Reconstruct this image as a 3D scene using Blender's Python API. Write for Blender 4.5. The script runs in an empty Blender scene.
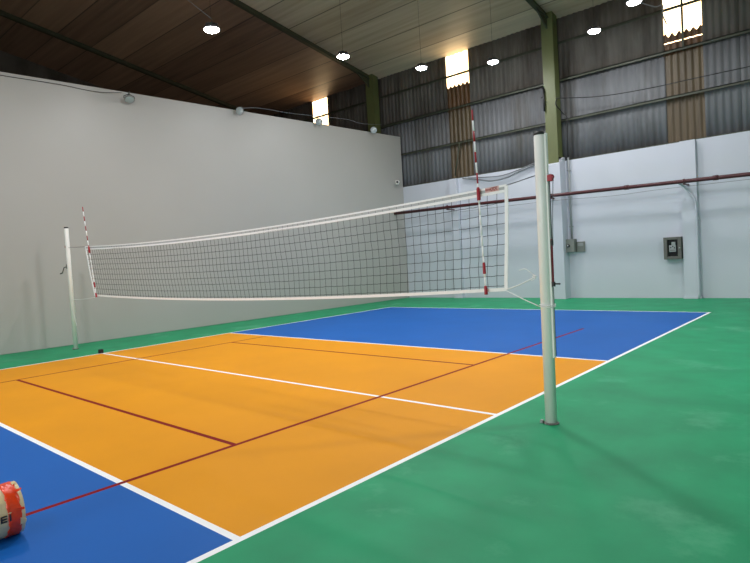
import bpy, bmesh, math, random
from mathutils import Vector, Matrix, noise
random.seed(7)
sc = bpy.context.scene
COL = sc.collection
PI = math.pi

# ------------------------------------------------------------------ materials
def srgb(r, g, b):
    def f(c):
        c /= 255.0
        return c / 12.92 if c <= .04045 else ((c + .055) / 1.055) ** 2.4
    return (f(r), f(g), f(b), 1)

def mat(name, col, rough=.5, metal=0.0, spec=.5, var=0.0, scale=3.0, stretch=(1, 1, 1), bump=0.0, bscale=20,
        coat=0.0, alt=None, altlo=.5, althi=.75):
    m = bpy.data.materials.new(name); m.use_nodes = True
    nt = m.node_tree; n = nt.nodes; l = nt.links
    b = n['Principled BSDF']
    b.inputs['Base Color'].default_value = col
    b.inputs['Roughness'].default_value = rough
    b.inputs['Metallic'].default_value = metal
    b.inputs['Specular IOR Level'].default_value = spec
    b.inputs['Coat Weight'].default_value = coat
    tc = n.new('ShaderNodeTexCoord')
    mp = n.new('ShaderNodeMapping'); mp.inputs['Scale'].default_value = stretch
    l.new(tc.outputs['Object'], mp.inputs['Vector'])
    cur = None
    if var > 0:
        nz = n.new('ShaderNodeTexNoise'); nz.inputs['Scale'].default_value = scale; nz.inputs['Detail'].default_value = 6
        l.new(mp.outputs[0], nz.inputs['Vector'])
        mr = n.new('ShaderNodeMapRange'); mr.inputs[1].default_value = .3; mr.inputs[2].default_value = .7
        mr.inputs[3].default_value = 1 - var; mr.inputs[4].default_value = 1 + var
        l.new(nz.outputs['Fac'], mr.inputs[0])
        mx = n.new('ShaderNodeMix'); mx.data_type = 'RGBA'; mx.blend_type = 'MULTIPLY'; mx.inputs['Factor'].default_value = 1
        mx.inputs['A'].default_value = col
        cb = n.new('ShaderNodeCombineColor')
        for i in range(3): l.new(mr.outputs[0], cb.inputs[i])
        l.new(cb.outputs[0], mx.inputs['B'])
        cur = mx.outputs['Result']
        l.new(cur, b.inputs['Base Color'])
    if alt is not None:
        nz2 = n.new('ShaderNodeTexNoise'); nz2.inputs['Scale'].default_value = scale * .45; nz2.inputs['Detail'].default_value = 8
        nz2.inputs['Roughness'].default_value = .65
        l.new(mp.outputs[0], nz2.inputs['Vector'])
        r2 = n.new('ShaderNodeMapRange'); r2.inputs[1].default_value = altlo; r2.inputs[2].default_value = althi
        l.new(nz2.outputs['Fac'], r2.inputs[0])
        m2 = n.new('ShaderNodeMix'); m2.data_type = 'RGBA'
        l.new(r2.outputs[0], m2.inputs['Factor'])
        if cur: l.new(cur, m2.inputs['A'])
        else: m2.inputs['A'].default_value = col
        m2.inputs['B'].default_value = alt
        l.new(m2.outputs['Result'], b.inputs['Base Color'])
    if bump > 0:
        nb = n.new('ShaderNodeTexNoise'); nb.inputs['Scale'].default_value = bscale; nb.inputs['Detail'].default_value = 4
        l.new(mp.outputs[0], nb.inputs['Vector'])
        bp = n.new('ShaderNodeBump'); bp.inputs['Strength'].default_value = bump; bp.inputs['Distance'].default_value = .01
        l.new(nb.outputs['Fac'], bp.inputs['Height']); l.new(bp.outputs[0], b.inputs['Normal'])
    return m

def emit(name, col, strength):
    m = bpy.data.materials.new(name); m.use_nodes = True
    nt = m.node_tree; b = nt.nodes['Principled BSDF']
    b.inputs['Base Color'].default_value = (.8, .8, .8, 1)
    b.inputs['Emission Color'].default_value = col
    b.inputs['Emission Strength'].default_value = strength
    return m

LAMP_L = 400.0
LAMP_COL = (.97, .985, 1.0, 1)
WIN_L = 4.5

M = {}
M['green'] = mat('green_court_paint', srgb(26, 148, 100), .5, spec=.2, var=.13, scale=1.9, bump=.03, bscale=60, alt=srgb(104, 184, 146), altlo=.56, althi=.84)
M['orange'] = mat('orange_court_paint', srgb(228, 150, 0), .5, spec=.14, var=.05, scale=.7, bump=.03, bscale=60)
M['blue'] = mat('blue_court_paint', srgb(14, 94, 178), .5, spec=.16, var=.06, scale=.7, bump=.03, bscale=60)
M['white_line'] = mat('white_line_paint', srgb(250, 250, 252), .5, spec=.3, var=.03, scale=5)
M['red_line'] = mat('red_line_paint', srgb(132, 0, 10), .55, spec=.1, var=.08, scale=5)
M['concrete'] = mat('bare_concrete', srgb(168, 156, 144), .8, var=.08, scale=1)
M['partition'] = mat('grey_white_wall_paint', srgb(170, 168, 163), .42, var=.025, scale=.5, bump=.04, bscale=3)
M['backwall'] = mat('white_wall_paint', srgb(196, 200, 210), .5, var=.025, scale=.8, bump=.03, bscale=30)
M['sheet_low'] = mat('weathered_grey_sheet', srgb(108, 110, 113), .7, metal=0, spec=.25, var=.16, scale=1.2, stretch=(2, 1, .35), alt=srgb(84, 82, 78), altlo=.48, althi=.7)
M['sheet_top'] = mat('dark_old_sheet', srgb(98, 94, 88), .7, metal=0, spec=.2, var=.2, scale=1.2, stretch=(2, 1, .35), alt=srgb(62, 56, 50), altlo=.45, althi=.65)
M['brown_panel'] = mat('dirty_fibreglass', srgb(86, 72, 50), .5, var=.25, scale=2, stretch=(3, 1, .3), alt=srgb(66, 54, 38), altlo=.45, althi=.7)
M['rust_panel'] = mat('rust_brown_fibreglass', srgb(84, 58, 32), .5, var=.25, scale=2, stretch=(3, 1, .3))
M['green_steel'] = mat('olive_green_steel', srgb(92, 98, 58), .5, var=.12, scale=2, stretch=(1, 1, .4))
M['beam_steel'] = mat('dark_olive_beam', srgb(62, 64, 46), .55, var=.12, scale=2)
M['girt'] = mat('dark_green_girt', srgb(62, 66, 52), .55, var=.15, scale=2)
M['white_paint'] = mat('white_post_paint', srgb(240, 240, 236), .35, var=.03, scale=3)
M['black_plastic'] = mat('black_plastic', srgb(22, 22, 24), .45)
M['dark_rubber'] = mat('black_rubber', srgb(14, 14, 16), .7)
M['red_plastic'] = mat('red_plastic', srgb(158, 10, 32), .4)
M['dark_red'] = mat('dark_red_webbing', srgb(110, 18, 36), .7)
M['net_cord'] = mat('dark_net_cord', srgb(34, 40, 42), .8)
M['tape'] = mat('white_webbing', srgb(244, 245, 246), .7, var=.03, scale=20)
M['rope'] = mat('white_rope', srgb(228, 230, 230), .75)
M['cable_grey'] = mat('grey_cable', srgb(120, 124, 128), .6)
M['cable_black'] = mat('black_cable', srgb(26, 26, 28), .6)
M['steel_wire'] = mat('steel_wire', srgb(96, 100, 106), .4, metal=.6)
M['pipe_red'] = mat('dark_red_pipe', srgb(74, 24, 28), .4, var=.12, scale=4)
M['conduit'] = mat('grey_conduit', srgb(150, 154, 154), .5)
M['box_grey'] = mat('dull_grey_box', srgb(118, 122, 116), .5, var=.06, scale=12)
M['box_dark'] = mat('dark_grey_box', srgb(92, 92, 86), .45, var=.06, scale=12)
M['glass_dark'] = mat('dark_window_glass', srgb(24, 26, 26), .12)
M['meter_face'] = mat('pale_meter_face', srgb(150, 156, 156), .4)
M['lamp_metal'] = mat('grey_lamp_metal', srgb(96, 96, 98), .4, metal=.6)
M['flood_white'] = mat('pale_grey_lamp_housing', srgb(140, 142, 140), .4, var=.04, scale=10)
M['flood_lens'] = mat('clear_lamp_lens', srgb(170, 180, 182), .12, spec=.6)
M['lamp_on'] = emit('lit_lamp_lens', LAMP_COL, LAMP_L * 1.05)
M['lamp_soft'] = emit('softer_lamp_lens', LAMP_COL, LAMP_L * .8)
M['cream'] = mat('cream_plastic_wrap', srgb(224, 200, 152), .28, var=.07, scale=8, bump=.5, bscale=22)
M['orange_tape'] = mat('red_orange_tape', srgb(238, 66, 16), .25, var=.12, scale=14, bump=.7, bscale=30)
M['ink'] = mat('dark_ink', srgb(48, 40, 34), .5)
M['logo_red'] = mat('red_brown_print', srgb(150, 64, 56), .6, var=.2, scale=60)
M['logo_pale'] = mat('pale_pink_print', srgb(214, 176, 172), .6)

# ceiling: long panels running along the building, streaked along their length
def ceiling_mat():
    m = bpy.data.materials.new('streaked_ceiling_sheets'); m.use_nodes = True
    nt = m.node_tree; n = nt.nodes; l = nt.links; b = n['Principled BSDF']
    b.inputs['Roughness'].default_value = .5
    tc = n.new('ShaderNodeTexCoord'); sp = n.new('ShaderNodeSeparateXYZ'); l.new(tc.outputs['Object'], sp.inputs[0])
    # sheet number along y, staggered length along x
    def math_(op, a, bb=None, v=None):
        q = n.new('ShaderNodeMath'); q.operation = op
        l.new(a, q.inputs[0])
        if bb is not None: l.new(bb, q.inputs[1])
        elif v is not None: q.inputs[1].default_value = v
        return q.outputs[0]
    yy = math_('DIVIDE', sp.outputs['Y'], v=1.15)
    row = math_('FLOOR', yy)
    fr = math_('FRACT', yy)
    bay = math_('FLOOR', math_('DIVIDE', math_('ADD', sp.outputs['X'], v=7.45), v=7.2))
    cb = n.new('ShaderNodeCombineXYZ'); l.new(row, cb.inputs[0]); l.new(bay, cb.inputs[1])
    wn = n.new('ShaderNodeTexWhiteNoise'); wn.noise_dimensions = '2D'; l.new(cb.outputs[0], wn.inputs['Vector'])
    mp = n.new('ShaderNodeMapping'); mp.inputs['Scale'].default_value = (.12, 3.0, 1)
    l.new(tc.outputs['Object'], mp.inputs['Vector'])
    nz = n.new('ShaderNodeTexNoise'); nz.inputs['Scale'].default_value = 2.2; nz.inputs['Detail'].default_value = 7
    l.new(mp.outputs[0], nz.inputs['Vector'])
    t = math_('ADD', math_('MULTIPLY', wn.outputs['Value'], v=.45), math_('MULTIPLY', nz.outputs['Fac'], v=.75))
    cr = n.new('ShaderNodeValToRGB'); l.new(t, cr.inputs[0])
    cr.color_ramp.elements[0].position = .2; cr.color_ramp.elements[0].color = srgb(158, 136, 110)
    cr.color_ramp.elements[1].position = .95; cr.color_ramp.elements[1].color = srgb(218, 200, 174)
    # the bays beyond the long wall are lined with brown boards
    brown = n.new('ShaderNodeValToRGB'); l.new(t, brown.inputs[0])
    brown.color_ramp.elements[0].position = .2; brown.color_ramp.elements[0].color = srgb(100, 76, 62)
    brown.color_ramp.elements[1].position = .95; brown.color_ramp.elements[1].color = srgb(170, 138, 112)
    isb = math_('LESS_THAN', sp.outputs['X'], v=-7.42)
    mb = n.new('ShaderNodeMix'); mb.data_type = 'RGBA'
    l.new(isb, mb.inputs['Factor']); l.new(cr.outputs[0], mb.inputs['A']); l.new(brown.outputs[0], mb.inputs['B'])
    # dark seam between sheets
    s1 = math_('LESS_THAN', fr, v=.035)
    mx = n.new('ShaderNodeMix'); mx.data_type = 'RGBA'
    l.new(math_('MULTIPLY', s1, v=.65), mx.inputs['Factor'])
    l.new(mb.outputs['Result'], mx.inputs['A']); mx.inputs['B'].default_value = srgb(40, 34, 28)
    l.new(mx.outputs['Result'], b.inputs['Base Color'])
    return m
M['ceiling'] = ceiling_mat()

def window_mat():
    m = bpy.data.materials.new('daylit_translucent_sheet'); m.use_nodes = True
    nt = m.node_tree; n = nt.nodes; l = nt.links; b = n['Principled BSDF']
    b.inputs['Base Color'].default_value = srgb(230, 214, 170)
    tc = n.new('ShaderNodeTexCoord'); mp = n.new('ShaderNodeMapping'); mp.inputs['Scale'].default_value = (6, 1, .8)
    l.new(tc.outputs['Object'], mp.inputs['Vector'])
    nz = n.new('ShaderNodeTexNoise'); nz.inputs['Scale'].default_value = 1.4; nz.inputs['Detail'].default_value = 5
    l.new(mp.outputs[0], nz.inputs['Vector'])
    cr = n.new('ShaderNodeValToRGB'); l.new(nz.outputs['Fac'], cr.inputs[0])
    cr.color_ramp.elements[0].position = .3; cr.color_ramp.elements[0].color = (1, .52, .16, 1)
    cr.color_ramp.elements[1].position = .56; cr.color_ramp.elements[1].color = (1, .8, .5, 1)
    l.new(cr.outputs[0], b.inputs['Emission Color'])
    b.inputs['Emission Strength'].default_value = WIN_L
    return m
M['daylight'] = window_mat()

# ------------------------------------------------------------------ mesh helpers
def add_box(bm, x0, x1, y0, y1, z0, z1, mi=0, mtx=None):
    vs = [bm.verts.new((x, y, z)) for x in (x0, x1) for y in (y0, y1) for z in (z0, z1)]
    if mtx is not None:
        for v in vs: v.co = mtx @ v.co
    for q in ((0, 1, 3, 2), (4, 6, 7, 5), (0, 4, 5, 1), (2, 3, 7, 6), (0, 2, 6, 4), (1, 5, 7, 3)):
        f = bm.faces.new([vs[i] for i in q]); f.material_index = mi
    return vs

def frame_for(d):
    d = d.normalized()
    a = Vector((0, 0, 1)) if abs(d.z) < .9 else Vector((1, 0, 0))
    u = d.cross(a).normalized(); v = d.cross(u).normalized()
    return u, v

def add_tube(bm, pts, r, seg=8, cap=True, mi=0):
    pts = [Vector(p) for p in pts]
    rs = r if isinstance(r, (list, tuple)) else [r] * len(pts)
    rings = []
    u = None
    for i, p in enumerate(pts):
        if i == 0: d = pts[1] - p
        elif i == len(pts) - 1: d = p - pts[i - 1]
        else: d = (pts[i + 1] - pts[i - 1])
        d = d.normalized()
        if u is None: u, v = frame_for(d)
        else:
            u = (u - d * u.dot(d)).normalized(); v = d.cross(u)
        rings.append([bm.verts.new(p + (u * math.cos(2 * PI * k / seg) + v * math.sin(2 * PI * k / seg)) * rs[i]) for k in range(seg)])
    for a, b in zip(rings, rings[1:]):
        for k in range(seg):
            f = bm.faces.new((a[k], a[(k + 1) % seg], b[(k + 1) % seg], b[k])); f.material_index = mi; f.smooth = seg > 5
    if cap:
        for q, rev in ((rings[0], True), (rings[-1], False)):
            try:
                f = bm.faces.new(list(reversed(q)) if rev else q); f.material_index = mi
            except ValueError: pass

def add_lathe(bm, prof, seg=24, mtx=None, mi=0, smooth=True):
    """prof: list of (radius, z)"""
    rings = []
    for r, z in prof:
        if r < 1e-6: rings.append([bm.verts.new((0, 0, z))])
        else: rings.append([bm.verts.new((r * math.cos(2 * PI * k / seg), r * math.sin(2 * PI * k / seg), z)) for k in range(seg)])
    for a, b in zip(rings, rings[1:]):
        for k in range(seg):
            k2 = (k + 1) % seg
            if len(a) == 1 and len(b) == 1: continue
            if len(a) == 1: f = bm.faces.new((a[0], b[k2], b[k]))
            elif len(b) == 1: f = bm.faces.new((a[k], a[k2], b[0]))
            else: f = bm.faces.new((a[k], a[k2], b[k2], b[k]))
            f.material_index = mi; f.smooth = smooth
    if mtx is not None:
        for rg in rings:
            for v in rg: v.co = mtx @ v.co

def obj(name, bm, mats, parent=None, bevel=0.0, loc=None):
    bmesh.ops.recalc_face_normals(bm, faces=bm.faces)
    me = bpy.data.meshes.new(name); bm.to_mesh(me); bm.free()
    if not isinstance(mats, (list, tuple)): mats = [mats]
    for m in mats: me.materials.append(m)
    o = bpy.data.objects.new(name, me); COL.objects.link(o)
    if parent is not None: o.parent = parent
    if loc is not None: o.location = loc
    if bevel > 0:
        md = o.modifiers.new('bevel', 'BEVEL'); md.width = bevel; md.segments = 2; md.limit_method = 'ANGLE'
    return o

def tag(o, label, cat, group=None):
    o['label'] = label; o['category'] = cat
    if group: o['group'] = group
    return o

def thing(name, label, cat, loc=(0, 0, 0), rotz=0, group=None):
    o = bpy.data.objects.new(name, None); COL.objects.link(o)
    o.location = loc; o.rotation_euler = (0, 0, rotz); o.empty_display_size = .1
    return tag(o, label, cat, group)

def structure(name, bm, mats, parent=None, bevel=0.0):
    o = obj(name, bm, mats, parent, bevel)
    if parent is None: o['kind'] = 'structure'
    return o

def dup(root, loc, label=None):
    r = root.copy(); COL.objects.link(r); r.location = loc
    if label: r['label'] = label
    for ch in list(root.children):
        c = ch.copy(); COL.objects.link(c); c.parent = r
        for g in list(ch.children):
            d = g.copy(); COL.objects.link(d); d.parent = c
    return r

def BM(): return bmesh.new()

def catmull(pts, n=8):
    pts = [Vector(p) for p in pts]
    out = []
    P = [pts[0] * 2 - pts[1]] + pts + [pts[-1] * 2 - pts[-2]]
    for i in range(1, len(P) - 2):
        for k in range(n):
            t = k / n
            p0, p1, p2, p3 = P[i - 1], P[i], P[i + 1], P[i + 2]
            out.append(.5 * ((2 * p1) + (-p0 + p2) * t + (2 * p0 - 5 * p1 + 4 * p2 - p3) * t * t + (-p0 + 3 * p1 - 3 * p2 + p3) * t ** 3))
    out.append(pts[-1])
    return out

# ------------------------------------------------------------------ setting
XL, XR, YF, YB = -18.0, 9.6, -13.0, 12.3
def zc(y): return 8.56 + .193 * (YB - y)
def xpart(y): return -6.74 + .032 * (y + 1)

# floor: court paint and lines are faces of one mesh
cuts_x = sorted({XL, XR, -6.9, -4.5, -4.45, 4.45, 4.5, -2.995, -2.945, 2.935, 2.985, -13, -9, -6, 0, 6})
cuts_y = sorted({YF, YB + .1, -9, -8.95, 8.95, 9, -3.0, -2.95, 2.97, 3.02, -.025, .025, -1.98, -1.93, 1.995, 2.045, 5.93, -5.93, -11, -6, 6, 11})
def floor_kind(x, y):
    if x < -6.9: return 5
    inx = -4.5 < x < 4.5; iny = -9 < y < 9
    if not (inx and iny): return 0
    if -5.93 < y < 5.93:
        if 2.935 < x < 2.985: return 4
        if -2.995 < x < -2.945 and (-5.93 < y < 2.97): return 4
        if -2.995 < x < 2.985 and (-1.98 < y < -1.93 or 1.995 < y < 2.045): return 4
    if abs(x) > 4.45 or abs(y) > 8.95: return 3
    if -3.0 < y < -2.95 or 2.97 < y < 3.02 or abs(y) < .025: return 3
    return 1 if -3 < y < 3 else 2
bm = BM()
grid = {}
for i, x in enumerate(cuts_x):
    for j, y in enumerate(cuts_y): grid[i, j] = bm.verts.new((x, y, 0))
for i in range(len(cuts_x) - 1):
    for j in range(len(cuts_y) - 1):
        f = bm.faces.new((grid[i, j], grid[i + 1, j], grid[i + 1, j + 1], grid[i, j + 1]))
        f.material_index = floor_kind((cuts_x[i] + cuts_x[i + 1]) / 2, (cuts_y[j] + cuts_y[j + 1]) / 2)
add_box(bm, XL, XR, YF, YB + .1, -.2, -.01)
structure('floor', bm, [M['green'], M['orange'], M['blue'], M['white_line'], M['red_line'], M['concrete']])

# partition on the left (free-standing above 6 m)
bm = BM()
y0, y1 = YF, YB
pa, pb = xpart(y0), xpart(y1)
vs = [bm.verts.new(p) for p in ((pa - .14, y0, 0), (pa, y0, 0), (pb, y1, 0), (pb - .14, y1, 0),
                                 (pa - .14, y0, 5.98), (pa, y0, 5.98), (pb, y1, 6.1), (pb - .14, y1, 6.1))]
for q in ((0, 1, 2, 3), (4, 5, 6, 7), (0, 1, 5, 4), (1, 2, 6, 5), (2, 3, 7, 6), (3, 0, 4, 7)): bm.faces.new([vs[i] for i in q])
structure('wall_left', bm, M['partition'], bevel=.012)

# masonry lower back wall with pilasters and a sloped plinth under each steel column
bm = BM()
add_box(bm, XL, XR, YB, YB + .22, 0, 4.2)
for x0, x1 in ((-4.12, -3.82), (3.25, 3.62)):
    add_box(bm, x0, x1, 12.15, YB + .01, 0, 4.19)
for x0, x1 in ((-.42, .04), (-7.7, -7.2), (7.0, 7.4)):
    add_box(bm, x0, x1, 11.9, YB + .01, 0, 4.1)
    v = [bm.verts.new(p) for p in ((x0, 11.9, 4.1), (x1, 11.9, 4.1), (x1, YB + .01, 4.1), (x0, YB + .01, 4.1), (x0, YB - .1, 4.3), (x1, YB - .1, 4.3), (x1, YB + .01, 4.3), (x0, YB + .01, 4.3))]
    for q in ((0, 1, 5, 4), (1, 2, 6, 5), (2, 3, 7, 6), (3, 0, 4, 7), (4, 5, 6, 7)): bm.faces.new([v[i] for i in q])
for x0, x1 in ((-4.15, -3.79), (3.22, 3.65)):
    add_box(bm, x0, x1, 12.12, YB, 0, .05)
structure('wall_back', bm, M['backwall'])

# corrugated cladding
def corrug(bm, x0, x1, z0, z1, y, amp=.013, pitch=.17, mi=0, per=8):
    n = max(2, int((x1 - x0) / pitch * per))
    prev = None
    nz = max(1, int((z1 - z0) / 1.2))
    for i in range(n + 1):
        x = x0 + (x1 - x0) * i / n
        s = math.sin(2 * PI * x / pitch); s = max(-1, min(1, s * 1.35))
        col = [bm.verts.new((x, y + amp * s, z0 + (z1 - z0) * k / nz)) for k in range(nz + 1)]
        if prev:
            for k in range(nz):
                f = bm.faces.new((prev[k], col[k], col[k + 1], prev[k + 1])); f.material_index = mi; f.smooth = True
        prev = col
WINS = [(-11.2, -10.2, 6.9), (-4.2, -3.22, 7.44), (2.89, 3.86, 7.12)]
edges = [XL] + [v for w in WINS for v in w[:2]] + [XR]
YC = YB + .14
ZT = 8.8
for nm, z0, z1, dy, m in (('wall_back_upper', 4.1, 6.74, 0, M['sheet_low']), ('wall_back_top', 6.62, ZT, -.012, M['sheet_top'])):
    bm = BM()
    for a in range(0, len(edges), 2):
        x = edges[a]
        # sheets about 0.76 m wide, each lapped over the next
        k = 0
        while x < edges[a + 1] - .01:
            x2 = min(x + .765, edges[a + 1])
            corrug(bm, x - .03, x2 + .01, z0, z1, YC + dy + (.006 if k % 2 else -.006)); x = x2; k += 1
    o = structure(nm, bm, m)
    sd = o.modifiers.new('thick', 'SOLIDIFY'); sd.thickness = .003
for i, (x0, x1, zb) in enumerate(WINS):
    r = bpy.data.objects.new('window_%d' % (i + 1), None); COL.objects.link(r); r['kind'] = 'structure'
    r.location = (x0, YC, zb); loc = Vector(r.location)
    def shift(b):
        for v in b.verts: v.co -= loc
        return b
    b = BM(); corrug(b, x0 - .02, x1 + .02, 6.75, ZT, YC + .03); shift(b); obj('daylight_sheet', b, M['daylight'], r)
    b = BM(); corrug(b, x0 - .03, x1 + .03, 4.1, 6.68, YC + .012); shift(b); o = obj('brown_sheet', b, M['brown_panel'], r)
    b = BM(); corrug(b, x0 - .03, x1 + .03, 6.58, 6.90, YC + .0); corrug(b, x0 - .03, x1 + .03, 6.925 if i == 2 else 6.9, zb, YC + .0)
    # ragged wavy upper edge of the old sheet
    for v in b.verts:
        if v.co.z > zb - .03: v.co.z += .05 * math.sin(2 * PI * v.co.x / .17) + .02 * noise.noise(v.co * 9)
    shift(b); obj('rusty_sheet', b, M['rust_panel'], r)
    b = BM(); add_box(b, (x0 + x1) / 2 - .025, (x0 + x1) / 2 + .025, YC - .07, YC - .03, 6.6, ZT - .1); shift(b); 
    if i == 2: obj('mullion', b, M['girt'], r)
    else: b.free()

# girts: horizontal steel angles carrying the sheets, in three heights
for k, z in enumerate((5.45, 6.67, 7.78)):
    bm = BM()
    for x0, x1 in ((XL, -7.62), (-7.25, -.37), (0.0, 7.0), (7.3, XR)):
        add_box(bm, x0, x1, YC - .15, YC - .035, z - .012, z + .012)
        add_box(bm, x0, x1, YC - .15, YC - .135, z - .06, z + .012)
    structure('trim_%d' % (k + 1), bm, M['girt'])
bm = BM(); add_box(bm, XL, XR, YB + .0, YB + .13, 4.202, 4.225); structure('trim_4', bm, M['girt'])

# steel columns (I sections) with the roof beams that spring from them
for k, xc in enumerate((-7.42, -.19, 7.15)):
    bm = BM()
    w = .18
    add_box(bm, xc - w, xc + w, 11.95, 11.975, 4.1, 8.7)
    add_box(bm, xc - w, xc + w, 12.25, 12.275, 4.31, 8.7)
    add_box(bm, xc - .02, xc + .02, 11.97, 12.26, 4.31, 8.7)
    add_box(bm, xc + w - .02, xc + w, 11.97, 12.26, 4.31, 8.7)
    add_box(bm, xc - w, xc - w + .02, 11.97, 12.26, 4.31, 8.7)
    structure('wall_column' if k == 0 else 'wall_column.%03d' % k, bm, M['green_steel'])
for k, xc in enumerate((-14.6, -7.42, -.19, 7.15)):
    bm = BM()
    ya, yb = 12.25, YF
    def bar(dx, h0, h1):
        v = [bm.verts.new((xc + sx * dx, y, zc(y) - h)) for y in (ya, yb) for sx in (-1, 1) for h in (h0, h1)]
        for q in ((0, 1, 3, 2), (4, 6, 7, 5), (0, 4, 5, 1), (2, 3, 7, 6), (0, 2, 6, 4), (1, 5, 7, 3)): bm.faces.new([v[i] for i in q])
    bar(.075, .155, .17); bar(.01, 0, .16)
    # knee plate where the beam meets its column
    if k:
        v = [bm.verts.new((xc + sx, y, z)) for sx in (-.02, .02) for y, z in ((12.0, zc(12) - .1), (12.0, zc(12) - .5), (11.1, zc(11.1) - .12))]
        for q in ((0, 1, 2), (3, 4, 5), (0, 1, 4, 3), (1, 2, 5, 4), (2, 0, 3, 5)): bm.faces.new([v[i] for i in q])
    structure('ceiling_beam' if k == 0 else 'ceiling_beam.%03d' % k, bm, M['beam_steel'])

# ceiling
bm = BM()
v = [bm.verts.new((x, y, zc(y) + h)) for h in (0, .12) for x, y in ((XL, YF), (XR, YF), (XR, YB + .2), (XL, YB + .2))]
for q in ((0, 1, 2, 3), (4, 5, 6, 7), (0, 1, 5, 4), (1, 2, 6, 5), (2, 3, 7, 6), (3, 0, 4, 7)): bm.faces.new([v[i] for i in q])
structure('ceiling', bm, M['ceiling'])
# the rest of the hall, behind and beside the camera
bm = BM(); add_box(bm, XL, XR, YF - .2, YF, 0, zc(YF) + .1); structure('wall_front', bm, M['backwall'])
bm = BM(); add_box(bm, XR, XR + .2, YF, YB + .2, 0, 4.26); structure('wall_right', bm, M['backwall'])
bm = BM(); add_box(bm, XR + .05, XR + .2, YF, YB + .2, 4.26, zc(YF) + .1); structure('wall_right_upper', bm, M['sheet_low'])
bm = BM(); add_box(bm, XL - .2, XL, YF, YB + .2, 0, zc(YF) + .1); structure('wall_left_far', bm, M['sheet_top'])

# ------------------------------------------------------------------ net posts
POST_H = 2.6
def net_post(name, label, x, out, pr=.052):
    """out = +1 / -1: the side away from the court, where the winch sits"""
    t = thing(name, label, 'post', (x, 0, 0), 0, 'volleyball posts')
    b = BM()
    add_lathe(b, [(0, .0), (pr, .0), (pr, POST_H - .03), (pr - .004, POST_H - .02), (0, POST_H - .02)], 28)
    obj('pole', b, M['white_paint'], t)
    b = BM(); add_lathe(b, [(0, POST_H - .02), (pr + .002, POST_H - .02), (pr + .002, POST_H), (pr - .01, POST_H + .008), (0, POST_H + .01)], 28); obj('cap', b, M['black_plastic'], t)
    b = BM()
    for ya, yb in ((-.018, -.005), (.005, .018)):
        xa, xb = sorted((out * .04, out * (pr + .012))); add_box(b, xa, xb, ya, yb, .6, POST_H - .01)
    xa, xb = sorted((out * .04, out * (pr + .004))); add_box(b, xa, xb, -.006, .006, .6, POST_H - .02)
    obj('winch_rail', b, M['white_paint'], t, bevel=.004)
    b = BM(); add_lathe(b, [(pr, 0), (pr + .018, 0), (pr + .018, .008), (pr + .008, .012), (pr, .014)], 28); obj('floor_collar', b, M['box_dark'], t)
    b = BM(); add_box(b, -.088, -.06, -.05, -.015, .0, .03); obj('collar_clamp', b, M['conduit'], t, bevel=.004)
    # pulley head
    b = BM()
    R = Matrix.Translation((out * .088, 0, 2.2)) @ Matrix.Rotation(PI / 2, 4, 'X')
    add_lathe(b, [(0, -.014), (.026, -.014), (.026, -.009), (.018, -.005), (.018, .005), (.026, .009), (.026, .014), (0, .014)], 18, R)
    xa, xb = sorted((out * .06, out * .105)); add_box(b, xa, xb, -.02, -.015, 2.165, 2.22); add_box(b, xa, xb, .015, .02, 2.165, 2.22)
    obj('pulley', b, M['red_plastic'], t, bevel=.002)
    return t

near = net_post('net_post', 'tall white volleyball post standing on the green floor in the foreground', 5.022, 1)
near.rotation_euler = (0, .007, 0)
b = BM()
add_tube(b, [(.108, 0, 2.2), (.092, .0, 1.9), (.082, 0, 1.62)], .003, 6)
add_tube(b, [(.074, 0, 2.19), (.074, 0, 1.62)], .005, 6)
obj('steel_cable', b, M['steel_wire'], near)
b = BM(); add_box(b, .068, .077, -.012, .012, 1.25, 1.66); obj('strap', b, M['dark_red'], near, bevel=.002)
b = BM(); add_box(b, .066, .084, -.013, .013, 1.60, 1.65); obj('buckle', b, M['black_plastic'], near, bevel=.005)
b = BM()
add_box(b, .062, .084, -.018, .018, 1.238, 1.28)
add_tube(b, [(.075, 0, 1.262), (.135, .0, 1.262)], .008, 10)
add_tube(b, [(.072, 0, 1.235), (.072, 0, .62)], .003, 6)
obj('winch', b, M['black_plastic'], near, bevel=.004)
b = BM()
for z in (1.06, 1.075): add_tube(b, [(.058 * math.cos(a) + (.02 if math.cos(a) > 0 else 0), .058 * math.sin(a), z + .004 * math.sin(2 * a)) for a in [2 * PI * k / 24 for k in range(25)]], .005, 6, False)
obj('rope_wrap', b, M['rope'], near)

far = net_post('net_post', 'slim white volleyball post standing beside the long grey wall', -5.815, -1, .043)
far.scale = (1, 1, 1.014)
b = BM(); add_box(b, -.078, -.066, -.014, .014, 1.72, 2.52); obj('strap', b, M['cable_black'], far, bevel=.002)
b = BM()
add_box(b, -.10, -.06, -.03, .03, 1.72, 1.82)
add_tube(b, [(-.08, 0, 1.77), (-.24, -.02, 1.76)], .012, 8)
add_tube(b, [(-.24, -.02, 1.76), (-.33, -.03, 1.64)], .012, 8)
add_tube(b, [(-.33, -.03, 1.64), (-.45, -.03, 1.63)], .016, 8)
obj('crank', b, M['box_dark'], far, bevel=.004)
b = BM(); add_tube(b, catmull([(.046, -.01, 1.12), (.085, -.02, .95), (.10, -.02, .72), (.16, -.01, .55), (.15, -.01, .5)], 6), .004, 6); obj('loose_string', b, M['rope'], far)

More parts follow.
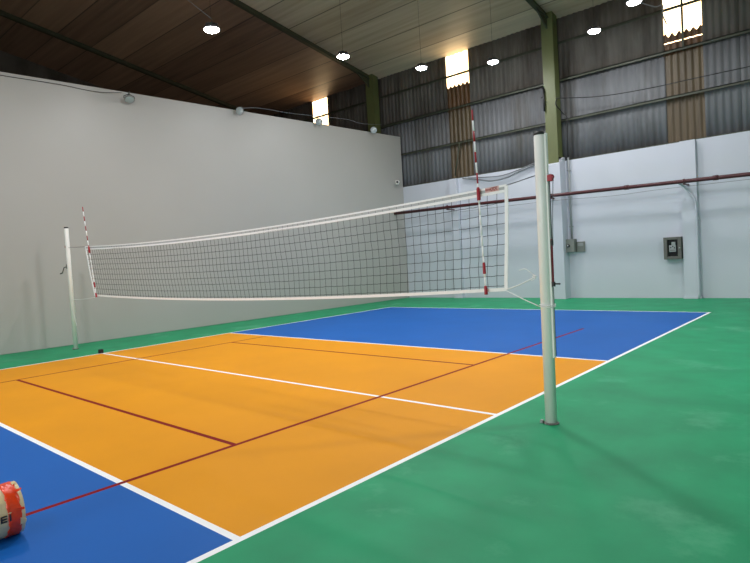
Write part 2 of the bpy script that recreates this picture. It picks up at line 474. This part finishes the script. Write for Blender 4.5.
# ------------------------------------------------------------------ the net
def n_x(u, v):   # u 0..1 left to right, v 0..1 bottom to top
    xl = -4.62 + (-4.90 + 4.62) * v; xr = 4.635 + (4.69 - 4.635) * v
    return xl + (xr - xl) * u
def n_top(u): t = 2 * u - 1; return 2.172 + (2.188 - 2.172) * u - .105 * (1 - t * t)
def n_bot(u): t = 2 * u - 1; return 1.170 + (1.215 - 1.170) * u - .09 * (1 - t * t)
def n_p(u, v, dy=0):
    x = n_x(u, v)
    y = .035 * noise.noise(Vector((x * .6, v * 1.3, 2))) * (1 - abs(2 * v - 1) ** 2) + dy
    return Vector((x, y, n_bot(u) + (n_top(u) - n_bot(u)) * v))
net = thing('volleyball_net', 'long volleyball net of dark mesh with white tape edges across the court', 'net', n_p(.5, 0))
net_o = Vector(net.location)
def nl(b):
    for v in b.verts: v.co -= net_o
    return b
NC, NR = 94, 10
b = BM()
rowv = [(k + .35) / NR for k in range(NR - 1)] + [.955]
for i in range(1, NC):
    u = i / NC
    pts = []
    for k in range(0, 2 * NR + 1):
        v = k / (2 * NR)
        uu = u + .0009 * noise.noise(Vector((i * .7, v * 7, 5)))
        pts.append(n_p(uu, v))
    add_tube(b, pts, .0026, 4, False)
for k in range(NR):
    v0 = (k + .4) / NR
    pts = []
    for i in range(0, 2 * NC + 1):
        u = i / (2 * NC)
        sag = .0035 * (i % 2) + .004 * noise.noise(Vector((i * .35, k * 3.1, 1)))
        p = n_p(u, v0); p.z -= sag; pts.append(p)
    add_tube(b, pts, .0026, 4, False)
obj('mesh', nl(b), M['net_cord'], net)
def strip(b, path, h0, h1, th=.004):
    """vertical ribbon along path between heights h0..h1"""
    prev = None
    for p in path:
        q = [b.verts.new((p.x, p.y + sy * th, p.z + h)) for sy in (-1, 1) for h in (h0, h1)]
        if prev:
            for a, c in ((0, 1), (1, 3), (3, 2), (2, 0)):
                b.faces.new((prev[a], q[a], q[c], prev[c]))
        else: b.faces.new((q[0], q[1], q[3], q[2]))
        prev = q
    b.faces.new((prev[0], prev[1], prev[3], prev[2]))
top_path = [n_p(i / 80, 1) for i in range(81)]
bot_path = [n_p(i / 80, 0) for i in range(81)]
b = BM(); strip(b, top_path, -.066, -.04); obj('top_tape', nl(b), M['tape'], net)
b = BM(); strip(b, top_path, -.013, .006); obj('top_tape', nl(b), M['tape'], net)
b = BM(); strip(b, top_path, -.05, -.008, .0012); obj('top_hem', nl(b), mat('thin_grey_hem', srgb(176, 180, 182), .8), net)
b = BM()
strip(b, bot_path, -.014, .018); obj('bottom_tape', nl(b), M['tape'], net)
for side, u in (('l', 0), ('r', 1)):
    b = BM(); w = .034
    prev = None
    for k in range(21):
        p = n_p(u, k / 20)
        q = [b.verts.new((p.x + sx * w / 2, p.y + sy * .004, p.z)) for sx in (-1, 1) for sy in (-1, 1)]
        if prev:
            for a, c in ((0, 1), (1, 3), (3, 2), (2, 0)): b.faces.new((prev[a], q[a], q[c], prev[c]))
        prev = q
    obj('side_tape', nl(b), M['tape'], net)
# printed mark on the tape near the right end (illegible at this size: small red strokes on a pale patch)
b = BM(); p0, p1 = n_p(.977, 1), n_p(.992, 1)
path = [p0 + (p1 - p0) * (k / 6) for k in range(7)]
for p in path: p.y -= .006
strip(b, path, -.040, .006, .002)
patch = obj('printed_patch', nl(b), M['logo_pale'], net)
b = BM()
for k in range(9):
    x = p0.x + .01 + k * .0145; dx = .004 + .002 * (k % 3 == 0)
    s = (x - p0.x) / (p1.x - p0.x); z = p0.z + (p1.z - p0.z) * s
    if k < 4: add_box(b, x - dx, x + dx, p0.y - .0095, p0.y - .008, z - .026, z - .006)
    else:
        add_box(b, x - dx - .001, x - dx + .003, p0.y - .0095, p0.y - .008, z - .034, z + .002)
        add_box(b, x - dx, x + dx, p0.y - .0095, p0.y - .008, z - .034 + .012 * (k % 2), z - .022 + .012 * (k % 2))
        add_box(b, x - dx, x + dx, p0.y - .0095, p0.y - .008, z - .008, z + .002)
for v in b.verts: v.co -= net_o
o = obj('print', b, M['logo_red'], patch)
# head cable through the top hem and out to both posts
b = BM()
pr, pl = n_p(1, 1), n_p(0, 1)
add_tube(b, [(-5.785, 0, 2.20), pl + Vector((0, 0, -.005))], .005, 6)
obj('head_cable', nl(b), M['steel_wire'], net)
b = BM()
add_tube(b, [pr + Vector((0, 0, -.005)), (4.995, 0, 2.235)], .005, 6)
obj('head_cable', nl(b), M['steel_wire'], net)

# ------------------------------------------------------------------ antennas
def antenna(label, ptop, pbot, netv):
    t = thing('net_antenna', label, 'antenna', pbot, 0, 'net antennas')
    pt, pb = Vector(ptop) - Vector(pbot), Vector((0, 0, 0))
    b = BM(); L = pt.length; dv = pt / L; n_b = int(L / .1)
    for k in range(n_b):
        a, c = dv * (L - .1 * k), dv * (L - .1 * (k + 1))
        zabs = (a + c).z / 2
        red = (k % 2 == 0) and zabs > .95
        add_tube(b, [a, c], .0085, 8, True, 1 if red else 0)
    add_tube(b, [dv * (L - .1 * n_b), pb], .0085, 8, True, 0)
    obj('rod', b, [M['tape'], M['red_plastic']], t)
    for s0, s1, r in ((.0, .085, .017), (.20, .31, .015), (.905, 1.03, .018)):
        b = BM(); add_tube(b, [dv * s0, dv * (s0 + .01), dv * (s1 - .02), dv * s1], [r, r, r * .95, r * .7], 10)
        obj('clamp', b, M['red_plastic'], t)
    return t
antenna('red and white striped antenna on the net beside the foreground post', (4.385, -.03, 2.935), (4.435, -.03, 1.17), 1)
antenna('red and white striped antenna at the net end beside the long grey wall', (-4.80, -.03, 2.97), (-4.475, -.03, 1.135), 0)

# ------------------------------------------------------------------ tie ropes
def rope(name, label, pts, r=.005, m='rope', cat='rope', group=None, n=8):
    b = BM(); p0 = Vector(pts[0])
    add_tube(b, [p - p0 for p in catmull(pts, n)], r, 8)
    return tag(obj(name, b, M[m], None, loc=p0), label, cat, group)
cx, cz = 4.645, 1.215
t = rope('tie_rope', 'white rope with loose looped end from net corner up to the near post', [(cx, -.012, cz), (4.80, -.03, 1.265), (4.965, -.045, 1.335)], .0055, group='net tie ropes')
b = BM()
o0 = Vector((cx, -.012, cz))
add_tube(b, [p - o0 for p in catmull([(4.965, -.045, 1.335), (4.93, -.075, 1.37), (4.88, -.08, 1.405), (4.82, -.08, 1.395)], 6)], .004, 6)
add_tube(b, [p - o0 for p in catmull([(4.965, -.045, 1.335), (4.958, -.07, 1.31), (4.925, -.07, 1.30)], 6)], .004, 6)
add_tube(b, [p - o0 for p in catmull([(4.945, -.062, 1.345), (4.97, -.072, 1.34), (4.96, -.066, 1.32), (4.935, -.06, 1.335)], 6)], .006, 6)
obj('knot', b, M['rope'], t)
rope('tie_rope', 'white rope slanting down from the net corner to a wrap low on the near post', [(cx + .004, -.014, cz - .012), (4.82, -.05, 1.135), (4.985, -.06, 1.068)], .0045, group='net tie ropes')
rope('tie_rope', 'thin white rope from the net bottom to the post beside the grey wall', [(-4.63, 0, 1.13), (-5.2, -.02, 1.09), (-5.775, -.02, 1.08)], .0035, group='net tie ropes')

# ------------------------------------------------------------------ roll on the floor
rr = thing('wrapped_roll', 'cream plastic-wrapped roll with red-orange taped end lying on the blue floor', 'roll', (3.195, -4.261, 0))
RR = .159; ye = .53
def roll_pt(th, y, r):   # th measured from straight up, positive towards the camera side (+x)
    return Vector((r * math.sin(th), y, RR + r * math.cos(th)))
def roll_surface(y0, y1, r, ny, seg=72, amp=.004, seed=0, rag=0.0):
    b = BM(); rings = []
    for j in range(ny + 1):
        y = y0 + (y1 - y0) * j / ny; ring = []
        for k in range(seg):
            th = 2 * PI * k / seg
            rad = r + amp * noise.noise(Vector((math.sin(th) * 3, y * 9, math.cos(th) * 3 + seed))) + amp * .5 * noise.noise(Vector((math.sin(th) * 9, y * 30, math.cos(th) * 9 + seed)))
            yy = y
            if rag and j in (0, ny): yy += rag * noise.noise(Vector((math.sin(th) * 6, j, math.cos(th) * 6 + seed)))
            p = roll_pt(th, yy, rad); p.z = max(p.z, .002); ring.append(b.verts.new(p))
        rings.append(ring)
    for a, c in zip(rings, rings[1:]):
        for k in range(seg):
            f = b.faces.new((a[k], a[(k + 1) % seg], c[(k + 1) % seg], c[k])); f.smooth = True
    return b, rings
b, rings = roll_surface(-.42, ye, RR, 40, seed=3)
for rg, y in ((rings[-1], ye), (rings[0], -.42)):
    prev = rg
    for fr in (.93, .6, .28):
        cur = [b.verts.new(roll_pt(2 * PI * k / 72, y + (.012 if y > 0 else -.012) * (1 - fr), RR * fr * (.98 + .03 * noise.noise(Vector((k * .5, fr, 1)))))) for k in range(72)]
        for k in range(72): b.faces.new((prev[k], prev[(k + 1) % 72], cur[(k + 1) % 72], cur[k]))
        prev = cur
    b.faces.new(prev)
obj('body', b, M['cream'], rr)
b, _ = roll_surface(ye - .092, ye - .02, RR + .003, 8, amp=.005, seed=11, rag=.011)
band = obj('tape_band', b, M['orange_tape'], rr); sd = band.modifiers.new('thick', 'SOLIDIFY'); sd.thickness = .002
def scrap(name, th, y, w, l, lift, m):
    b = BM(); prev = None
    for j in range(6):
        s = j / 5
        row = [b.verts.new(roll_pt(th + (k / 4 - .5) * w * (1 - .6 * s), y + l * s * .75, RR + .006 + lift * s * s + .006 * noise.noise(Vector((k, j, th))))) for k in range(5)]
        if prev:
            for k in range(4): b.faces.new((prev[k], prev[k + 1], row[k + 1], row[k]))
        prev = row
    o = obj(name, b, m, rr); s_ = o.modifiers.new('thick', 'SOLIDIFY'); s_.thickness = .0015
scrap('tape_scrap', math.radians(38), ye - .04, .16, .055, .012, M['orange_tape'])
scrap('tape_scrap', math.radians(78), ye - .04, .16, .045, .008, M['orange_tape'])
scrap('tape_scrap', math.radians(12), ye - .03, .2, .03, .006, M['cream'])
scrap('tape_scrap', math.radians(105), ye - .03, .3, .04, .006, M['cream'])
# printed letters, only the last two show before the tape
b = BM()
def stroke(y0, y1, h0, h1, th0):
    n = 5
    for k in range(n):
        a0 = th0 - (h0 + (h1 - h0) * k / n) / RR; a1 = th0 - (h0 + (h1 - h0) * (k + 1) / n) / RR
        b.faces.new([b.verts.new(roll_pt(a, y, RR + .0052)) for a, y in ((a0, y0), (a0, y1), (a1, y1), (a1, y0))])
T0 = math.radians(97); yE = ye - .134
stroke(yE, yE + .010, 0, .040, T0)
for h in (0, .0155, .031): stroke(yE + .010, yE + .034, h, h + .009, T0)
stroke(yE + .046, yE + .056, 0, .040, T0)
o = obj('lettering', b, M['ink'], rr); s_ = o.modifiers.new('thick', 'SOLIDIFY'); s_.thickness = .001

# ------------------------------------------------------------------ small block at the far end of the centre line
b = BM(); add_box(b, -.042, .042, -.04, .04, 0, .08); add_box(b, -.075, -.035, -.03, .03, 0, .025)
tag(obj('rubber_block', b, M['dark_rubber'], None, bevel=.012, loc=(-4.52, -.01, 0)), 'small black block on the floor at the far end of the white centre line', 'block')

# ------------------------------------------------------------------ hanging lamps
def make_lamp(x, y, z, label):
    t = thing('pendant_lamp', label, 'lamp', (x, y, z), 0, 'round ceiling lamps'); t.scale = (.84,) * 3
    b = BM(); add_lathe(b, [(0, .16), (.05, .16), (.06, .10), (.13, .075), (.185, .05), (.195, .0), (.18, -.004), (.175, .01), (0, .012)], 32); obj('housing', b, M['lamp_metal'], t)
    b = BM(); add_lathe(b, [(.176, .004), (.16, -.028), (.11, -.052), (.05, -.064), (0, -.067)], 32); obj('lens', b, M['lamp_on'] if x < -2 else M['lamp_soft'], t)
    b = BM(); add_tube(b, [(0, 0, .15), (0, 0, (zc(y) - z) / .84)], .004, 6); obj('hanger', b, M['cable_black'], t)
    b = BM()
    for a in range(12):
        b2 = Matrix.Rotation(2 * PI * a / 12, 4, 'Z')
        add_box(b, .05, .15, -.003, .003, .07, .13, 0, b2)
    obj('cooling_fins', b, M['lamp_metal'], t)
    return t
make_lamp(-2.80, 1.97, 6.40, 'round lit lamp hanging alone under the brown ceiling above the long wall')
make_lamp(-2.91, 5.88, 6.75, 'round lit lamp hanging in front of the green roof beam')
make_lamp(-2.64, 8.85, 7.00, 'round lit lamp just left of the middle bright window')
make_lamp(-1.17, 10.38, 7.10, 'round lit lamp between the middle window and the green column')
make_lamp(1.78, 10.40, 7.10, 'round lit lamp just right of the green column')
make_lamp(3.16, 9.12, 7.00, 'round lit lamp at the picture top beside the upper right window')
def unseen_lamp(x, y, z, k=.8):
    ld = bpy.data.lights.new('unseen_light', 'AREA'); ld.shape = 'DISK'; ld.size = .36
    ld.energy = LAMP_L * k * PI * PI * .18 ** 2; ld.color = LAMP_COL[:3]
    o = bpy.data.objects.new('unseen_light', ld); COL.objects.link(o); o.location = (x, y, z)
for x, y, z, k in ((-2.4, -2.3, 6.8, 1.0), (1.8, -2.8, 7.1, .7), (1.7, 2.7, 7.1, 1.6), (-1, -9.0, 7.1, .6), (9.0, 4.4, 7.1, 2.0), (5.0, -8.6, 7.1, .6), (-12.5, 1.0, 5.2, .6), (-12.0, 8.0, 5.2, .4)):  # those by the net follow post shadows; the far ones are added fill
    unseen_lamp(x, y, z, k)

# added soft fill at the wall behind the camera, brightens camera-facing sides
ld = bpy.data.lights.new('added_rear_fill', 'AREA'); ld.shape = 'RECTANGLE'; ld.size = 7; ld.size_y = 4
ld.energy = 520; ld.color = (1, .99, .97)
o = bpy.data.objects.new('added_rear_fill', ld); COL.objects.link(o); o.location = (3.0, YF + .05, 2.2); o.rotation_euler = (math.radians(90), 0, 0)
# ------------------------------------------------------------------ floodlights on top of the partition
def flood(x, y, z, yaw, pitch, label, first=[None]):
    if first[0] is None:
        t = thing('flood_light', label, 'floodlight', (0, 0, 0), 0, 'floodlights on the long wall')
        b = BM(); R = Matrix.Rotation(PI / 2, 4, 'Y')
        add_lathe(b, [(0, -.13), (.05, -.13), (.06, -.08), (.11, -.05), (.15, .0), (.155, .05), (.145, .055), (.14, .045), (0, .04)], 24, R); obj('housing', b, M['flood_white'], t)
        b = BM(); add_lathe(b, [(.139, .048), (.10, .062), (0, .07)], 24, R); obj('lens', b, M['flood_lens'], t)
        first[0] = t
    else:
        t = dup(first[0], (0, 0, 0), label)
    t.scale = (.76,) * 3; t.location = (x, y, z); t.rotation_euler = (0, pitch, yaw)
    b = BM(); add_tube(b, [(-.02, -.16, 0), (-.08, -.16, .02), (-.14, 0, .06), (-.08, .16, .02), (-.02, .16, 0)], .012, 6)
    add_tube(b, [(-.13, 0, .05), (-.16, 0, .15)], .02, 8)
    obj('bracket', b, M['black_plastic'], t)
    return t
flood(xpart(1.93) + .19, 1.93, 5.84, math.radians(-12), math.radians(62), 'grey floodlight tilted down on the wall top, leftmost of the four')
flood(xpart(5.12) + .17, 5.12, 6.0, math.radians(-60), math.radians(12), 'grey floodlight on the wall top where the dark roof beam meets it')
flood(xpart(8.1) + .17, 8.10, 6.08, math.radians(-60), math.radians(14), 'grey floodlight on the wall top in front of the leftmost bright window')
flood(xpart(10.66) + .17, 10.66, 6.12, math.radians(-50), math.radians(10), 'grey floodlight on the wall top in front of the far green column')

# security camera at the corner
t = thing('security_camera', 'small white security camera on the long wall near the corner', 'camera', (-6.30, 11.95, 4.37))
b = BM(); add_tube(b, [(-.0, -.02, 0), (.10, -.08, -.01), (.18, -.22, -.03)], [.05, .06, .065], 12); obj('body', b, M['white_paint'], t)
b = BM(); add_tube(b, [(.18, -.22, -.03), (.186, -.232, -.032)], .045, 12); obj('lens', b, M['black_plastic'], t)
b = BM(); add_box(b, -.012, .02, -.09, .06, -.09, .06); obj('mount', b, M['white_paint'], t, bevel=.004)

# ------------------------------------------------------------------ back wall fittings
PY = 11.72
t = thing('water_pipe', 'long dark red pipe running along the white back wall', 'pipe', (0, PY, 3.13))
b = BM(); add_tube(b, [(-6.32, 0, .06), (-3, 0, .045), (0, 0, .01), (5, 0, -.06), (9.6, 0, -.12)], .052, 14); obj('run', b, M['pipe_red'], t)
for x in (-3.97, 3.43, -.19):
    b = BM(); d = .43 if x != -.19 else .19
    add_box(b, x - .02, x + .02, -.02, d, -.085 - x * .012, -.05 - x * .012); add_tube(b, [(x - .025, 0, -x * .0135 + .01), (x + .025, 0, -x * .0135 + .01)], .062, 14); obj('bracket', b, M['pipe_red'], t)
for x in (2.0, 4.15, 6.4):
    b = BM(); add_tube(b, [(x - .06, 0, .0 - .0135 * x + .01), (x + .06, 0, .0 - .0135 * x + .01)], .066, 14); obj('coupling', b, M['pipe_red'], t)

b = BM(); add_tube(b, [(0, 0, 0), (0, 0, -2.5)], .028, 10)
for z in (-.4, -1.2, -2.1): add_box(b, -.045, .045, -.033, .06, z - .012, z + .012)
tag(obj('wall_conduit', b, M['conduit'], None, loc=(.17, 12.24, 4.28)), 'grey vertical conduit running down the white wall to the switch box', 'conduit')
t = thing('switch_box', 'grey electrical switch box with a side plate under the conduit', 'box', (.13, 12.18, 1.6))
b = BM(); add_box(b, -.17, .17, -.1, .12, -.2, .2); obj('housing', b, M['box_grey'], t, bevel=.01)
b = BM(); add_box(b, .18, .42, .06, .115, -.2, .11); obj('side_plate', b, M['box_grey'], t, bevel=.006)
b = BM(); add_box(b, .215, .385, .05, .06, -.02, .07); obj('plate_insert', b, M['conduit'], t)
b = BM(); add_lathe(b, [(.05, 0), (.05, .02), (.02, .04), (0, .04)], 14, Matrix.Translation((-.01, -.1, 0)) @ Matrix.Rotation(PI / 2, 4, 'X')); k = obj('knob', b, M['black_plastic'], t)
b = BM(); add_box(b, -.02, 0, -.15, -.138, -.01, .03); obj('knob_mark', b, M['tape'], k)
t = thing('meter_box', 'dark grey meter box with a glass window beside the right pilaster', 'box', (3.0, 12.17, 1.37))
b = BM()
add_box(b, -.22, .22, .02, .13, -.3, .3)
for x0, x1, z0, z1 in ((-.22, -.13, -.3, .3), (.13, .22, -.3, .3), (-.13, .13, -.3, -.22), (-.13, .13, .23, .3)): add_box(b, x0, x1, -.08, .02, z0, z1)
obj('housing', b, M['box_dark'], t, bevel=.006)
b = BM(); add_box(b, -.13, .13, -.01, .02, -.22, .23); obj('window', b, M['glass_dark'], t)
b = BM(); add_box(b, -.09, .08, -.05, -.01, -.1, .08); add_box(b, -.03, .07, -.045, -.01, .08, .17); mt = obj('meter', b, M['meter_face'], t, bevel=.01)
b = BM()
for x, z in ((-.06, .0), (-.01, .03), (.03, -.01)): add_box(b, x, x + .03, -.055, -.049, z, z + .035)
add_box(b, -.07, .06, -.055, -.049, -.06, -.045)
obj('meter_dial', b, M['black_plastic'], mt)
b = BM(); add_lathe(b, [(.02, 0), (.02, .025), (0, .028)], 10, Matrix.Translation((.18, -.08, 0)) @ Matrix.Rotation(PI / 2, 4, 'X')); obj('lock', b, M['conduit'], t)
b = BM(); add_tube(b, catmull([(-.30, -.42, 3.08), (-.22, -.12, 2.98), (-.10, -.02, 2.80), (.0, .0, 2.58), (.02, 0, 2.2), (.02, 0, 1.1), (.02, 0, .01)], 8), .028, 10)
for z in (2.1, 1.1): add_box(b, -.03, .07, -.0, .04, z, z + .03)
tag(obj('drop_pipe', b, M['backwall'], None, loc=(3.58, 12.115, 0)), 'white pipe bending off the red pipe and down the right pilaster', 'pipe')
b = BM(); add_tube(b, catmull([(-.20, -.36, 3.1), (-.19, -.26, 2.98), (-.12, -.24, 2.7), (-.04, -.20, 2.3), (-.0, -.1, 1.95), (.01, -.06, 1.79)], 8), .02, 10)
tag(obj('drop_pipe', b, M['conduit'], None, loc=(-.02, 12.2, 0)), 'thin grey pipe curving from the red pipe down to the switch box', 'pipe')

# cables
def cable(label, pts, r, m, name='cable', n=8): return rope(name, label, pts, r, m, 'cable', 'cables on the walls', n)
cable('black cable strung from the green column across the grey sheets to the upper right', [(-.0, 11.93, 6.04), (1.25, 12.1, 5.84), (2.59, 12.1, 5.75), (3.81, 12.1, 5.74), (5.2, 12.1, 5.72)], .012, 'cable_black')
cable('black cable dropping from the green column down to the conduit top', [(.0, 12.0, 6.02), (-.0, 11.93, 5.85), (.10, 12.15, 5.62), (.24, 12.15, 5.42), (.2, 12.2, 4.9), (.17, 12.24, 4.28)], .016, 'cable_black')
cable('lower grey cable sagging along the white wall top behind the near antenna', [(-3.6, 12.22, 4.16), (-2.92, 12.2, 4.02), (-2.46, 12.2, 3.92), (-1.91, 12.2, 3.95), (-1.36, 12.2, 4.11), (-.84, 12.2, 4.22), (-.45, 12.1, 4.2)], .024, 'cable_grey')
cable('upper grey cable sagging along the white wall top behind the near antenna', [(-3.4, 12.26, 4.15), (-2.7, 12.24, 4.08), (-2.1, 12.24, 4.05), (-1.5, 12.24, 4.14), (-.9, 12.22, 4.27), (-.45, 12.1, 4.26)], .018, 'cable_grey')
cable('thin grey wire stretched along the white wall just below the red pipe', [(-3.8, 12.2, 3.02), (-.3, 11.86, 3.0), (1.5, 12.1, 2.96), (3.4, 12.02, 2.98), (9.5, 12.2, 2.95)], .006, 'cable_grey')
cable('grey wire drooping between the floodlights above the long wall', [(-6.5, 5.2, 6.12), (-6.5, 5.9, 6.23), (-6.5, 7.13, 6.26), (-6.5, 8.2, 6.33), (-6.5, 9.6, 6.42), (-6.45, 10.2, 6.36), (-6.5, 10.9, 6.42), (-6.9, 11.93, 6.62)], .007, 'cable_grey')
cable('dark cable draped along the top edge of the long wall at the picture left', [(-6.66, -2.5, 5.92), (xpart(-.8) + .02, -.8, 5.95), (xpart(.4) + .02, .4, 5.96), (xpart(1.2) + .02, 1.2, 5.93), (-6.52, 1.78, 5.97)], .007, 'cable_black')
cable('pale cable looping beside the upper right window', [(2.2, 12.1, 8.3), (2.43, 12.1, 8.1), (2.8, 12.1, 7.86), (2.98, 12.1, 7.84), (2.97, 12.15, 7.6), (3.04, 12.2, 7.35)], .016, 'cable_grey')
cable('thin lamp wire strung under the brown ceiling near the leftmost lamp', [(-7.4, .6, 10.55), (-4.5, 1.2, 8.3), (-2.8, 1.97, 6.62)], .006, 'cable_grey')
b = BM(); add_tube(b, [(0, 0, .35), (0, 0, -.36)], .03, 8); add_box(b, -.03, .03, .0, .045, .2, .26); add_box(b, -.03, .03, .0, .045, -.2, -.14); add_tube(b, [(0, 0, .1), (-.09, 0, .06)], .012, 6); add_tube(b, [(0, 0, -.05), (.09, 0, -.1)], .012, 6)
tag(obj('cable_bundle', b, M['black_plastic'], None, loc=(-.36, 11.905, 6.08)), 'black cable bundle strapped upright to the green column', 'cable')
b = BM(); add_tube(b, [(-3.68, 0, 5.38), (-3.94, 0, 4.29)], .022, 8)
for v in b.verts: v.co -= Vector((-3.94, 0, 4.29))
tag(obj('brace_rod', b, M['girt'], None, loc=(-3.94, 12.27, 4.29)), 'thin dark rod leaning across the brown panel below the middle window', 'rod')

# ------------------------------------------------------------------ world, camera, view
w = bpy.data.worlds.new('World'); sc.world = w; w.use_nodes = True
w.node_tree.nodes['Background'].inputs[0].default_value = (.9, .92, 1, 1)
w.node_tree.nodes['Background'].inputs[1].default_value = .05

cd = bpy.data.cameras.new('camera'); co = bpy.data.objects.new('camera', cd); COL.objects.link(co)
cd.sensor_fit = 'HORIZONTAL'; cd.sensor_width = 36; cd.lens = 571.77 / 750 * 36
rx, ry, rz = -.0409, -.0597, .7306
fwd = Vector((-math.sin(rz) * math.cos(rx), math.cos(rz) * math.cos(rx), math.sin(rx)))
right = Vector((math.cos(rz), math.sin(rz), 0)); up = right.cross(fwd)
r2 = right * math.cos(ry) + up * math.sin(ry); u2 = -right * math.sin(ry) + up * math.cos(ry)
mw = Matrix((r2, u2, -fwd)).transposed().to_4x4(); mw.translation = Vector((7.3016, -4.8147, 1.5836))
co.matrix_world = mw
sc.camera = co
sc.view_settings.view_transform = 'Standard'; sc.view_settings.look = 'None'
sc.view_settings.exposure = .1; sc.view_settings.gamma = 1; sc.view_settings.use_curve_mapping = False
sc.cycles.use_denoising = True
sc.cycles.max_bounces = 8; sc.cycles.diffuse_bounces = 6
